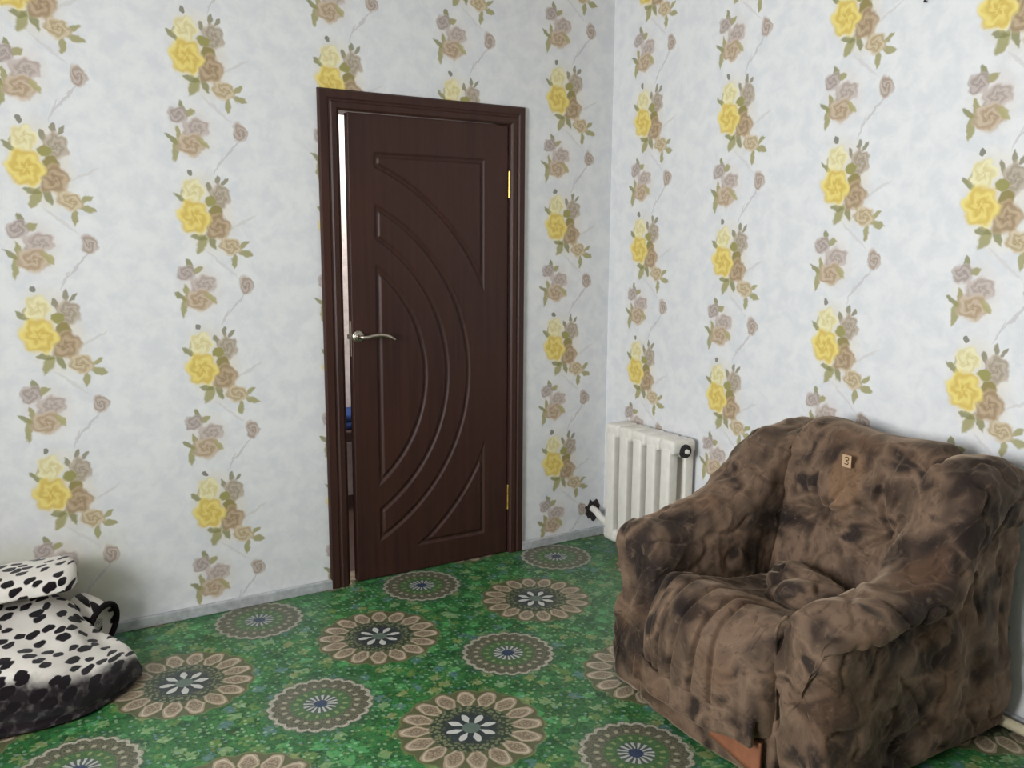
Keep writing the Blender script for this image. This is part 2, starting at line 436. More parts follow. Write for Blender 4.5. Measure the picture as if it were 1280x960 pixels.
# ------------------------------------------------------------------ mesh helpers
def link(name, mesh, mat, parent=None, smooth=True):
    o = bpy.data.objects.new(name, mesh)
    if mat and not mesh.materials: mesh.materials.append(mat)
    C.objects.link(o)
    if parent is not None: o.parent = parent
    if smooth:
        mesh.polygons.foreach_set('use_smooth', [True]*len(mesh.polygons))
    return o
def org(parent):
    l = Vector((0,0,0)); p = parent
    while p is not None:
        l = l + p.location; p = p.parent
    return l
def from_data(name, verts, faces, mat, parent=None, smooth=True, uvs=None):
    """verts in world coordinates; stored relative to the parent's origin"""
    o3 = org(parent)
    me = bpy.data.meshes.new(name)
    me.from_pydata([(v[0]-o3.x, v[1]-o3.y, v[2]-o3.z) for v in verts], [], faces)
    if uvs is not None:
        lay = me.uv_layers.new(name='UVMap')
        idx = np.zeros(len(me.loops), dtype=np.int32); me.loops.foreach_get('vertex_index', idx)
        lay.data.foreach_set('uv', np.asarray(uvs, dtype=np.float32)[idx].ravel())
    me.update()
    return link(name, me, mat, parent, smooth)
def from_bm(name, bm, mat, parent=None, smooth=True):
    o3 = org(parent)
    bmesh.ops.translate(bm, verts=bm.verts, vec=-o3)
    bmesh.ops.recalc_face_normals(bm, faces=bm.faces)
    me = bpy.data.meshes.new(name); bm.to_mesh(me); bm.free()
    return link(name, me, mat, parent, smooth)
def box(bm, x0, x1, y0, y1, z0, z1, bevel=0.0, seg=2):
    r = bmesh.ops.create_cube(bm, size=1.0)
    vs = r['verts']
    for v in vs:
        v.co = Vector(((x0+x1)/2 + v.co.x*(x1-x0), (y0+y1)/2 + v.co.y*(y1-y0), (z0+z1)/2 + v.co.z*(z1-z0)))
    if bevel:
        es = list({e for v in vs for e in v.link_edges})
        bmesh.ops.bevel(bm, geom=es, offset=bevel, segments=seg, affect='EDGES', profile=0.5)
def cyl(bm, p0, p1, r0, r1=None, seg=20):
    p0, p1 = Vector(p0), Vector(p1); d = p1-p0
    q = d.to_track_quat('Z', 'Y').to_matrix().to_4x4()
    bmesh.ops.create_cone(bm, cap_ends=True, segments=seg, radius1=r0, radius2=r0 if r1 is None else r1,
        depth=d.length, matrix=Matrix.Translation((p0+p1)/2) @ q)
def tube(bm, pts, rad, seg=12):
    """tube along a polyline; rad is a number or a list"""
    pts = [Vector(p) for p in pts]; rings = []
    prev = None
    for i, p in enumerate(pts):
        t = (pts[min(i+1, len(pts)-1)] - pts[max(i-1, 0)]).normalized()
        if prev is None:
            n = t.orthogonal().normalized()
        else:
            n = (prev - t*prev.dot(t)).normalized()
        prev = n; b = t.cross(n)
        r = rad[i] if isinstance(rad, (list, tuple)) else rad
        rings.append([bm.verts.new(p + (n*math.cos(2*math.pi*k/seg) + b*math.sin(2*math.pi*k/seg))*r) for k in range(seg)])
    for a, b2 in zip(rings, rings[1:]):
        for k in range(seg): bm.faces.new((a[k], a[(k+1) % seg], b2[(k+1) % seg], b2[k]))
    bm.faces.new(rings[0][::-1]); bm.faces.new(rings[-1])
def catmull(pts, per, closed=True):
    out = []; n = len(pts)
    for i in range(n if closed else n-1):
        if closed: p = [pts[(i+k-1) % n] for k in range(4)]
        else: p = [pts[max(0, min(n-1, i+k-1))] for k in range(4)]
        p = [np.array(x, float) for x in p]
        for k in range(per):
            t = k/per
            out.append(0.5*((2*p[1]) + (-p[0]+p[2])*t + (2*p[0]-5*p[1]+4*p[2]-p[3])*t*t + (-p[0]+3*p[1]-3*p[2]+p[3])*t**3))
    if not closed: out.append(np.array(pts[-1], float))
    return out
def loft(rings):
    """closed rings -> verts, faces with a fan cap at both ends"""
    V = []; Fc = []; n = len(rings[0])
    for r in rings: V += [tuple(p) for p in r]
    for i in range(len(rings)-1):
        for k in range(n):
            a, b = i*n+k, i*n+(k+1) % n
            Fc.append((a, b, b+n, a+n))
    for i, flip in ((0, True), (len(rings)-1, False)):
        c = np.mean(np.array(rings[i]), axis=0); V.append(tuple(c)); ci = len(V)-1
        for k in range(n):
            a, b = i*n+k, i*n+(k+1) % n
            Fc.append((b, a, ci) if flip else (a, b, ci))
    return V, Fc
def vnormals(V, Fc):
    V = np.array(V); nn = np.zeros_like(V)
    for f in Fc:
        p = V[list(f)]
        nv = np.cross(p[1]-p[0], p[2]-p[0]) if len(f) == 3 else np.cross(p[2]-p[0], p[3]-p[1])
        nn[list(f)] += nv
    L = np.linalg.norm(nn, axis=1, keepdims=True); L[L == 0] = 1
    return nn/L
def displaced(V, Fc, fn):
    c = np.mean(np.array(V), axis=0)
    nn = vnormals(V, Fc)
    A = np.array(V)
    if np.sum((A-c)*nn) < 0:
        nn = -nn; Fc = [f[::-1] for f in Fc]
    out = []
    for v, n in zip(A, nn):
        out.append(tuple(v + n*fn(v, n)))
    return out, Fc
def nz(x, y, z, seed=0.0): return mnoise.noise(Vector((x+seed, y+seed*1.7, z-seed)))
def sstep(a, b, x):
    t = max(0.0, min(1.0, (x-a)/(b-a))); return t*t*(3-2*t)
def thing(name, label, cat, loc, group=None):
    o = bpy.data.objects.new(name, None); C.objects.link(o)
    o.location = loc; o.empty_display_size = 0.1
    tag(o, label, cat, group)
    return o
def tag(o, label, cat, group=None):
    o['label'] = label; o['category'] = cat
    if group: o['group'] = group
    return o
def struct(o, label=None, cat=None):
    o['kind'] = 'structure'
    if label: o['label'] = label
    if cat: o['category'] = cat
    return o

# ------------------------------------------------------------------ room shell
H = 2.75
RY = -6.0
TW = 0.14
DX0, DX1, DZ = -1.400, -0.560, 2.022       # rough door opening in the back wall
def wall(name, boxes, mat, uvfn, label):
    bm = bmesh.new()
    for b in boxes: box(bm, *b)
    lay = bm.loops.layers.uv.new('UVMap')
    for f in bm.faces:
        for l in f.loops: l[lay].uv = uvfn(l.vert.co)
    return struct(from_bm(name, bm, mat, smooth=False), label, 'wall')
wall('wall_back', [(WALL_L-TW, DX0, 0, TW, 0, H), (DX1, TW, 0, TW, 0, H), (DX0, DX1, 0, TW, DZ, H)], wall_mat_back,
     lambda c: (c.x, c.z), 'white floral papered wall with the dark brown door')
wall('wall_right', [(0, TW, RY-TW, 0, 0, H)], wall_mat_right, lambda c: (-c.y, c.z), 'white floral papered wall behind the radiator and armchair')
wall('wall_left', [(WALL_L-TWL, WALL_L, RY-TW, WY0, 0, H), (WALL_L-TWL, WALL_L, WY1, 0, 0, H),
     (WALL_L-TWL, WALL_L, WY0, WY1, 0, WZ0), (WALL_L-TWL, WALL_L, WY0, WY1, WZ1, H)], wall_mat_right, lambda c: (c.y + 8.2, c.z), 'papered wall with the window')
wall('wall_front', [(WALL_L, 0, RY-TW, RY, 0, H)], MAT_TAUPE, lambda c: (4.4 - c.x - 4.0, c.z), 'unseen taupe wall opposite the door, kept dark to cut bounced light')

bm = bmesh.new(); box(bm, WALL_L-TW, TW, RY-TW, TW, -0.05, 0.0)
struct(from_bm('floor', bm, MAT_FLOOR, smooth=False), 'green floor covering with beige and grey medallions', 'floor')
bm = bmesh.new(); box(bm, WALL_L-TW, TW, RY-TW, TW, H, H+0.05)
struct(from_bm('ceiling', bm, MAT_CEIL, smooth=False), 'plain white ceiling', 'ceiling')

def board(name, x0, x1, y0, y1, h, label):
    bm = bmesh.new(); box(bm, x0, x1, y0, y1, 0.0, h, 0.004, 2)
    return struct(from_bm(name, bm, MAT_BASE, smooth=False), label, 'baseboard')
bb = board('baseboard_back', WALL_L, -1.462, -0.022, -0.0005, 0.042, 'low grey painted baseboard below the floral wall, left of the door')
board('baseboard_corner', -0.502, -0.001, -0.022, -0.0005, 0.042, 'low grey painted baseboard between the door and the radiator')
board('baseboard_right', -0.020, -0.0005, RY, -0.024, 0.04, 'low grey painted baseboard along the radiator wall')

# window in the left wall
win = bpy.data.objects.new('window_1', None); C.objects.link(win); win.location = (WALL_L-TWL+.05, (WY0+WY1)/2, WZ0)
struct(win, 'white framed window in the side wall', 'window')
bm = bmesh.new()
for a in [(WY0, WY1, WZ0, WZ0+0.06), (WY0, WY1, WZ1-0.06, WZ1), (WY0, WY0+0.06, WZ0+.06, WZ1-.06), (WY1-0.06, WY1, WZ0+.06, WZ1-.06),
          ((WY0+WY1)/2-0.04, (WY0+WY1)/2+0.04, WZ0+.06, WZ1-.06)]:
    box(bm, WALL_L-TWL+.02, WALL_L-TWL+.08, *a, 0.004)
from_bm('window_frame', bm, MAT_WFRAME, win, False)
for y0, y1 in ((WY0+.06, (WY0+WY1)/2-.04), ((WY0+WY1)/2+.04, WY1-.06)):
    bm = bmesh.new(); box(bm, WALL_L-TWL+.046, WALL_L-TWL+.052, y0, y1, WZ0+.06, WZ1-.06)
    from_bm('pane', bm, MAT_GLASS, win, False)
bm = bmesh.new(); box(bm, WALL_L-TWL+.08, WALL_L+0.05, WY0+.002, WY1-.002, WZ0+.001, WZ0+.03, 0.006)
from_bm('window_sill', bm, MAT_WFRAME, win, False)

# hallway behind the door
bm = bmesh.new()
box(bm, -2.2, 0.5, 1.30, 1.40, 0, 2.6); box(bm, -2.3, -2.2, TW, 1.40, 0, 2.6); box(bm, 0.5, 0.6, TW, 1.40, 0, 2.6)
struct(from_bm('wall_hall', bm, MAT_HALLWALL, smooth=False), 'pale hallway wall seen through the gap of the door', 'wall')
bm = bmesh.new(); box(bm, -2.3, 0.6, TW, 1.40, -0.05, 0.0)
struct(from_bm('floor_hall', bm, MAT_HALLFLOOR, smooth=False), 'dark hallway floor behind the door', 'floor')
bm = bmesh.new(); box(bm, -2.3, 0.6, TW, 1.40, 2.6, 2.65)
struct(from_bm('ceiling_hall', bm, MAT_CEIL, smooth=False), 'white hallway ceiling behind the door', 'ceiling')
area_light('hall_lamp_light', (-0.9, 0.75, 2.5), (0, 0, -1), 0.35, 0.35, 30, (1.0, 0.95, 0.9))
# bench in the hallway with a folded blue cloth on it
bench = thing('hall_bench', 'dark wooden bench in the hallway, glimpsed through the door gap', 'bench', (-1.0, 1.12, 0))
bm = bmesh.new(); box(bm, -1.45, -0.55, 0.97, 1.27, .40, .46, .008)
from_bm('seat', bm, MAT_HALLFLOOR, bench, False)
for lx in (-1.40, -0.60):
    for ly in (1.0, 1.24):
        bm = bmesh.new(); box(bm, lx-.022, lx+.022, ly-.022, ly+.022, 0.0, .402, .004); from_bm('leg', bm, MAT_HALLFLOOR, bench, False)
cl = thing('folded_cloth', 'folded blue cloth on the dark bench in the hallway', 'cloth', (-0.93, 1.12, .46))
for k in range(2):
    V, Fc = loft([[(-0.93 + sx*(.20-.006*k)*(abs(math.cos(t))**.35)*math.copysign(1, math.cos(t)), 1.12 + sx*.115*(abs(math.sin(t))**.35)*math.copysign(1, math.sin(t)), .461+k*.042+z)
        for t in np.linspace(0, 2*math.pi, 48, endpoint=False)] for sx, z in ((.94, 0), (1.0, .010), (1.01, .021), (1.0, .032), (.95, .041))])
    V, Fc = displaced(V, Fc, lambda v, n: .002*nz(v[0]*20, v[1]*20, v[2]*20, k) if v[2] > .47 else 0)
    from_data('cloth_layer', V, Fc, MAT_BLUE, cl)

# ------------------------------------------------------------------ door
door = bpy.data.objects.new('door_1', None); C.objects.link(door); door.location = (-0.98, 0, 0)
struct(door, 'dark brown wooden door with carved arcs, slightly ajar', 'door')
def casing(name, path_lo, path_hi, horizontal=False):
    """moulded casing: profile of steps across its width, proud of the wall"""
    prof = [(0, 0.0), (0, -0.012), (0.006, -0.020), (0.034, -0.023), (0.040, -0.018), (0.046, -0.018), (0.052, -0.023), (0.072, -0.021), (0.080, -0.012), (0.080, 0.0)]
    return prof
prof = casing('', 0, 0)
OX0, OX1, OZ, CW = -1.4652, -0.4999, 2.08, 0.08
def casing_piece(name, kind):
    V = []; Fc = []; n = len(prof)
    for end in (0, 1):
        for (d, y) in prof:
            if kind == 'L': V.append((OX0 + d, y, 0.001 if end == 0 else OZ - d))
            elif kind == 'R': V.append((OX1 - d*0.94, y, 0.001 if end == 0 else OZ - d))
            else: V.append((OX0 + d if end == 0 else OX1 - d*0.94, y, OZ - d))
    for k in range(n-1): Fc.append((k, k+1, n+k+1, n+k))
    Fc.append((n-1, 0, n, 2*n-1)); Fc.append(tuple(range(n))[::-1]); Fc.append(tuple(range(n, 2*n)))
    bm = bmesh.new()
    vs = [bm.verts.new(v) for v in V]
    for f in Fc: bm.faces.new([vs[i] for i in f])
    return from_bm(name, bm, MAT_DOOR, door, False)
casing_piece('casing', 'L'); casing_piece('casing', 'R'); casing_piece('casing', 'T')
bm = bmesh.new()
box(bm, -1.3995, -1.376, -0.004, TW, 0.001, 2.012, 0.002); box(bm, -0.578, -0.5605, -0.004, TW, 0.001, 2.012, 0.002)
box(bm, -1.3995, -0.5605, -0.004, TW, 2.002, 2.0215, 0.002)
from_bm('jamb', bm, MAT_DOOR, door, False)
# carved leaf: a relief surface
LX0, LX1, LZ0, LZ1, LYF, LYB = -1.340, -0.584, 0.006, 1.996, -0.004, 0.036
ACX, ACZ = -1.598, 0.905
def rect_sd(x, z):
    dx = np.maximum(-1.222 - x, x + 0.715); dz = np.maximum(0.13 - z, z - 1.835)
    return np.minimum(np.maximum(dx, dz), 0) + np.hypot(np.maximum(dx, 0), np.maximum(dz, 0))
nx, nzv = 190, 480
gx, gz = np.meshgrid(np.linspace(LX0, LX1, nx), np.linspace(LZ0, LZ1, nzv))
rd = np.hypot(gx - ACX, gz - ACZ)
rs = rect_sd(gx, gz)
regions = [np.maximum(rs, 0.963 - rd), np.maximum(rs, np.maximum(rd - 0.81, 0.70 - rd)), np.maximum(rs, rd - 0.595)]
depth = np.zeros_like(gx)
for sd in regions:
    u = np.abs(sd + 0.002) / 0.0125
    depth = np.maximum(depth, np.where(u < 1, 0.0085*np.cos(np.minimum(u, 1)*math.pi/2).clip(0, 1)**0.8, 0))
    depth = np.maximum(depth, np.where(sd < 0, 0.002, 0)*0)
    depth -= np.where(sd < -0.012, 0.0015, 0)
gy = LYF + depth
V = np.stack([gx.ravel(), gy.ravel(), gz.ravel()], 1).tolist()
Fc = []
for j in range(nzv-1):
    for i in range(nx-1):
        a = j*nx+i; Fc.append((a, a+1, a+nx+1, a+nx))
loop = [i for i in range(nx)] + [j*nx+nx-1 for j in range(1, nzv)] + [(nzv-1)*nx+i for i in range(nx-2, -1, -1)] + [j*nx for j in range(nzv-2, 0, -1)]
base = len(V)
for i in loop: V.append((V[i][0], LYB, V[i][2]))
for k in range(len(loop)):
    a, b = loop[k], loop[(k+1) % len(loop)]
    Fc.append((a, base+k, base+(k+1) % len(loop), b))
Fc.append(tuple(base+k for k in range(len(loop))))
leaf = from_data('door_leaf', V, Fc, MAT_DOOR, door, True)
# keep the leaf's edge crisp
sharp = [False]*len(leaf.data.polygons)
npoly = (nx-1)*(nzv-1)
for k in range(npoly, len(leaf.data.polygons)): leaf.data.polygons[k].use_smooth = False
# lever handle
hx, hz = -1.318, 1.086
bm = bmesh.new()
cyl(bm, (hx, LYF, hz), (hx, LYF-0.010, hz), 0.026, 0.024, 32)
cyl(bm, (hx, LYF-0.010, hz), (hx, LYF-0.014, hz), 0.019, 0.017, 32)
h = from_bm('door_handle', bm, MAT_STEEL, leaf)
bm = bmesh.new()
pts = catmull([(hx, LYF-.012, hz), (hx, LYF-.045, hz), (hx+.02, LYF-.056, hz-.001), (hx+.06, LYF-.056, hz+.006), (hx+.10, LYF-.054, hz+.004), (hx+.135, LYF-.052, hz-.009), (hx+.148, LYF-.05, hz-.017)], 5, False)
tube(bm, pts, [0.0095]*6 + [0.0085]*(len(pts)-12) + [0.006]*6, 14)
from_bm('lever', bm, MAT_STEEL, h)
bm = bmesh.new(); box(bm, LX0-0.0025, LX0-0.0002, 0.006, 0.028, 1.00, 1.15, 0.0008, 1); box(bm, LX0-0.014, LX0, 0.010, 0.022, 1.075, 1.095, 0.002)
from_bm('latch', bm, MAT_STEEL, leaf, False)
for z0 in (1.680, 0.220):
    bm = bmesh.new()
    cyl(bm, (-0.581, -0.010, z0), (-0.581, -0.010, z0+0.036), 0.0062); cyl(bm, (-0.581, -0.010, z0+0.038), (-0.581, -0.010, z0+0.078), 0.0062)
    cyl(bm, (-0.581, -0.010, z0+0.080), (-0.581, -0.010, z0+0.116), 0.0062)
    cyl(bm, (-0.581, -0.010, z0-0.004), (-0.581, -0.010, z0), 0.003, 0.006); cyl(bm, (-0.581, -0.010, z0+0.116), (-0.581, -0.010, z0+0.121), 0.006, 0.003)
    box(bm, -0.583, -0.579, -0.008, 0.02, z0, z0+0.116)
    from_bm('hinge', bm, MAT_BRASS, door, False)

# ------------------------------------------------------------------ radiator
rad = thing('radiator', 'cream painted cast iron radiator on the wall beside the corner', 'radiator', (-0.09, -0.45, 0.0))
sec_mesh = None
ys = [-0.254 - 0.0975*k for k in range(5)]
for k, yc in enumerate(ys):
    if sec_mesh is None:
        bm = bmesh.new()
        for x0, x1 in ((-0.165, -0.112), (-0.070, -0.020)):
            box(bm, x0, x1, yc-0.031, yc+0.029, 0.075, 0.60, 0.010, 3)
        box(bm, -0.160, -0.025, yc-0.0484, yc+0.0484, 0.572, 0.635, 0.018, 4)
        box(bm, -0.160, -0.025, yc-0.0484, yc+0.0484, 0.062, 0.125, 0.018, 4)
        s = from_bm('section', bm, MAT_RAD, rad); sec_mesh = s.data; y_first = yc
    else:
        s = bpy.data.objects.new('section', sec_mesh); C.objects.link(s); s.parent = rad; s.location = (0, yc-y_first, 0)
for z in (0.588, 0.108):
    bm = bmesh.new(); cyl(bm, (-0.092, ys[0]+.03, z), (-0.092, ys[-1]-.03, z), 0.031, seg=24)
    from_bm('hub', bm, MAT_RAD, rad)
bm = bmesh.new()
cyl(bm, (-0.092, ys[-1]-.046, 0.588), (-0.092, ys[-1]-.058, 0.588), 0.031, 0.029, 28)
pl = from_bm('end_plug', bm, MAT_BLACK, rad, False)
bm = bmesh.new(); cyl(bm, (-0.092, ys[-1]-.058, 0.588), (-0.092, ys[-1]-.070, 0.588), 0.011, 0.010, 6)
from_bm('plug_nut', bm, MAT_RAD, pl, False)
for yc in (ys[0]-0.049, ys[3]-0.049):
    bm = bmesh.new(); tube(bm, [(-0.001, yc, .54), (-0.05, yc, .54), (-0.092, yc, .548), (-0.115, yc, .565)], 0.008, 10)
    from_bm('wall_bracket', bm, MAT_RAD, rad)
bm = bmesh.new()
tube(bm, catmull([(-0.092, ys[0]+.02, .108), (-0.092, -0.17, .108), (-0.090, -0.10, .122), (-0.078, -0.04, .138), (-0.072, 0.012, .142)], 5, False), 0.0165, 16)
from_bm('supply_pipe', bm, MAT_RAD, rad)
# broken hole in the plaster round the pipe
bm = bmesh.new(); rng = random.Random(3); ring = []
for k in range(22):
    t = 2*math.pi*k/22; rr = 1 + rng.uniform(-.22, .22)
    ring.append(((-0.068 + 0.045*rr*math.cos(t)), 0.135 + 0.056*rr*math.sin(t)))
o_ = [bm.verts.new((x, -0.0012, z)) for x, z in ring]; i_ = [bm.verts.new((-0.068+(x+.068)*.86, -0.007, .135+(z-.135)*.86)) for x, z in ring]
c_ = [bm.verts.new((-0.068+(x+.068)*.45, -0.0015, .135+(z-.135)*.45)) for x, z in ring]
for k in range(22):
    bm.faces.new((o_[k], o_[(k+1) % 22], i_[(k+1) % 22], i_[k])); bm.faces.new((i_[k], i_[(k+1) % 22], c_[(k+1) % 22], c_[k]))
bm.faces.new(c_)
struct(from_bm('trim_1', bm, MAT_CAVITY, smooth=False), 'rough broken plaster round the radiator pipe in the corner', 'plaster hole')
# heating pipe along the right wall near the floor
bm = bmesh.new(); tube(bm, [(-0.052, -1.0, .032), (-0.056, -1.8, .030), (-0.060, -3.2, .030), (-0.060, -4.98, .030)], 0.0165, 16)
hp = from_bm('heating_pipe', bm, MAT_PIPE)
tag(hp, 'cream heating pipe running low along the wall behind the armchair', 'pipe')
# nail in the right wall near the top of the picture
bm = bmesh.new(); cyl(bm, (0.004, -1.632, 2.243), (-0.012, -1.632, 2.244), 0.002, seg=10); cyl(bm, (-0.012, -1.632, 2.244), (-0.014, -1.632, 2.244), 0.0045, seg=12)
tag(from_bm('nail', bm, MAT_BLACK, smooth=False), 'small dark nail high in the floral wall above the armchair', 'nail')

# ------------------------------------------------------------------ armchair
YC = -1.705
chair = thing('armchair', 'brown patterned velvet armchair with sagging slipcover and rolled arms', 'armchair', (-0.47, YC, 0.0))
XF, XB = -0.905, -0.085
AW = 0.215
Y_IN = 0.245                              # half of the seat width
TOPS = {1: [(-0.95, .555), (-0.88, .565), (-0.8, .585), (-0.68, .612), (-0.56, .645), (-0.48, .695), (-0.40, .765), (-0.32, .815), (-0.24, .845), (-0.14, .855), (-0.05, .84)],
        -1: [(-0.95, .535), (-0.88, .545), (-0.75, .556), (-0.60, .566), (-0.50, .59), (-0.44, .655), (-0.39, .74), (-0.33, .81), (-0.26, .85), (-0.14, .86), (-0.05, .84)]}
def ztop(x, side): return float(np.interp(x, [t[0] for t in TOPS[side]], [t[1] for t in TOPS[side]]))
AWS = {1: 0.215, -1: 0.185}
def arm(side, seed):
    rings = []
    ns = 100
    for i in range(ns):
        t = i/(ns-1)
        x = XF + (XB-XF)*t
        zt = sum(ztop(x+d, side) for d in (-.04, -.02, 0, .02, .04))/5
        wing = sstep(-0.48, -0.22, x)
        w = AWS[side]
        if side == 1: zr = 0.36 + 0.2*wing; bl = 0.014
        else: zr = 0.468 + 0.20*wing; bl = 0.050*(1-0.8*wing)
        bl *= sstep(XF-.01, XF+.12, x)
        hh = zt-zr; dr = 1-.85*wing
        p = [(0.02, .03), (w*0.5, .025), (w-.012, .028), (w, .08), (w+.002, .22), (w, zr-.08), (w-.006, zr-.012),
             (w+bl*.75, zr+hh*.12), (w+bl, zr+hh*.45), (w+bl*.35, zt-hh*.18), (w*.68, zt), (w*.36, zt-.006*dr), (0.03*dr, zt-.006-.032*dr), (0.0, zt-.03-.07*dr),
             (-.006, zt-.14-.06*dr), (0.0, .22), (0.006, .12)]
        ring = catmull(p, 12)
        ring = np.array(ring)
        c = ring.mean(axis=0)
        rf, rb = 0.06, 0.03
        sc = 1.0
        if x-XF < rf: a = 1-(x-XF)/rf; sc = 1-0.30*(1-math.sqrt(max(0, 1-a*a)))
        if XB-x < rb: a = 1-(XB-x)/rb; sc = 1-0.12*(1-math.sqrt(max(0, 1-a*a)))
        zk = zr-.06
        rings.append([(x, YC + side*(Y_IN + c[0] + (s-c[0])*sc), z if z < zk else zk+(z-zk)*sc) for s, z in ring])
    r0 = np.array(rings[0]); c0 = r0.mean(axis=0)
    rings = [[tuple(c0+(q-c0)*k+np.array((-dx, 0, 0))) for q in r0] for k, dx in ((.2, .011), (.45, .010), (.68, .008), (.86, .005), (.95, .002))] + rings
    V, Fc = loft(rings)
    def fn(v, n):
        x, y, z = v
        top = sstep(.40, .50, z)
        d = 0.016*nz(x*5, y*5, z*5, seed) + 0.008*nz(x*13, y*13, z*13, seed)
        # diagonal drape folds on the outer side
        outer = max(0, n[1]*side)
        d += outer*(1-top)*(0.012*math.sin(22*(x*0.9 + z*0.55) + 5*nz(x*3, y*3, z*3, seed)))*sstep(.02, .10, z)
        # fine creases over the arm
        d += 0.006*max(0, 1-abs(nz(x*12, y*6, z*12, seed+3))*6) - 0.009*max(0, 1-abs(nz(x*7, y*9, z*10, seed+9))*9)
        # front gather under the roll
        if n[0] < -.4: d += 0.008*math.sin(60*(y) + 10*nz(x*4, y*6, z*6, seed))*sstep(.42, .36, z)*sstep(.1, .3, z)
        if z < .05: d *= 0.2
        return d
    V, Fc = displaced(V, Fc, fn)
    V = [(v[0], v[1], max(v[2], 0.012)) for v in V]
    return from_data('arm', V, Fc, MAT_VELVET, chair)
far_arm = arm(1, 1.3)
near_arm = arm(-1, 8.1)
# piping round the near arm's front
def arm_front_seam():
    p = [(.018, .03), (.012, .12), (.006, .25), (.0, .36), (-.004, .43), (.004, .475), (.03, .505)]
    return [(XF+.012, YC-(Y_IN + float(q[0])), float(q[1])) for q in catmull(p, 5, False)]
bm = bmesh.new(); tube(bm, arm_front_seam(), 0.005, 8)
from_bm('piping', bm, MAT_VELVET, near_arm)

# back
T1, T2 = (-1.615, .612), (-1.865, .60)
rf_ = random.Random(11)
FOLDS1 = [(2*math.pi*k/10+rf_.uniform(-.2, .2), rf_.uniform(.09, .20), rf_.uniform(.008, .016)) for k in range(10)]
FOLDS2 = [(2*math.pi*k/11+rf_.uniform(-.2, .2), rf_.uniform(.09, .20), rf_.uniform(.008, .016)) for k in range(11)]
def back():
    rings = []; ns = 130
    y0, y1 = YC+Y_IN+.025, YC-Y_IN-.025
    for i in range(ns):
        t = i/(ns-1); y = y0+(y1-y0)*t
        zt = 0.888 - 0.012*t + 0.006*math.sin(t*9)
        p = [(-.085, .06), (-.075, .3), (-.075, .62), (-.080, zt-.10), (-.115, zt-.02), (-.18, zt), (-.25, zt-.022), (-.300, zt-.09), (-.325, .70), (-.345, .60), (-.375, .48), (-.385, .38), (-.36, .29), (-.28, .26), (-.2, .10)]
        ring = np.array(catmull(p, 20)); c = ring.mean(axis=0)
        e = min(t, 1-t)*abs(y1-y0); sc = 1.0
        if e < .05: a = 1-e/.05; sc = 1-0.22*(1-math.sqrt(max(0, 1-a*a)))
        ring = c+(ring-c)*sc
        rings.append([(x, y, z) for x, z in ring])
    V, Fc = loft(rings)
    def fn(v, n):
        x, y, z = v
        d = 0.008*nz(x*6, y*6, z*6, 4.4)
        fr = sstep(0.1, 0.6, -n[0])
        for (ty, tz), angs in ((T1, FOLDS1), (T2, FOLDS2)):
            dy, dz = y-ty, z-tz
            r = math.hypot(dy, dz); th = math.atan2(dz, dy) + 0.5*nz(y*4, z*4, 1.5)*min(1, r/.1)
            d += fr*(-0.040*math.exp(-(r/.042)**2))
            for an, ln, dp in angs:
                da = (th-an+math.pi) % (2*math.pi)-math.pi
                off = r*da/.0085
                if abs(off) < 5 and abs(da) < 1.2:
                    fall = math.exp(-(r/ln)**2)*sstep(0.0, .025, r)
                    d += fr*dp*fall*(-math.exp(-off*off)+0.55*math.exp(-((abs(off)-2.0)/1.1)**2))
        # valley between the tufts
        if T2[0] < y < T1[0]: d += fr*(-0.018*math.exp(-((z-.605)/.014)**2))
        # vertical pull folds above the tufts
        d += fr*sstep(.62, .70, z)*sstep(.88, .76, z)*0.012*(0.5+0.5*math.sin(80*y+5*nz(y*6, z*3, 2.2)))**4
        d += 0.003*max(0, 1-abs(nz(x*18, y*18, z*9, 7))*6)*fr
        return d
    V, Fc = displaced(V, Fc, fn)
    return from_data('backrest', V, Fc, MAT_VELVET, chair)
bk = back()
# manufacturer-style cloth tag on the back
def on_back(y, z):
    best = min((v.co for v in bk.data.vertices if abs(v.co.y+YC-y) < .02 and abs(v.co.z-z) < .03), key=lambda c: c.x)
    return best.x - 0.47
tx = on_back(-1.70, .775) - 0.004
tz, ty = .797, -1.700
bm = bmesh.new(); box(bm, tx-.0008, tx+.0008, ty-.017, ty+.017, tz-.022, tz+.018)
tg = from_bm('cloth_tag', bm, MAT_TAG, bk, False)
bm = bmesh.new(); tube(bm, catmull([(tx-.001, ty+.006, tz+.010), (tx-.001, ty-.005, tz+.011), (tx-.001, ty-.007, tz+.003), (tx-.001, ty+.003, tz), (tx-.001, ty-.006, tz-.005), (tx-.001, ty-.004, tz-.012), (tx-.001, ty+.007, tz-.011)], 4, False), 0.0014, 6)
from_bm('tag_print', bm, MAT_TAGINK, tg)

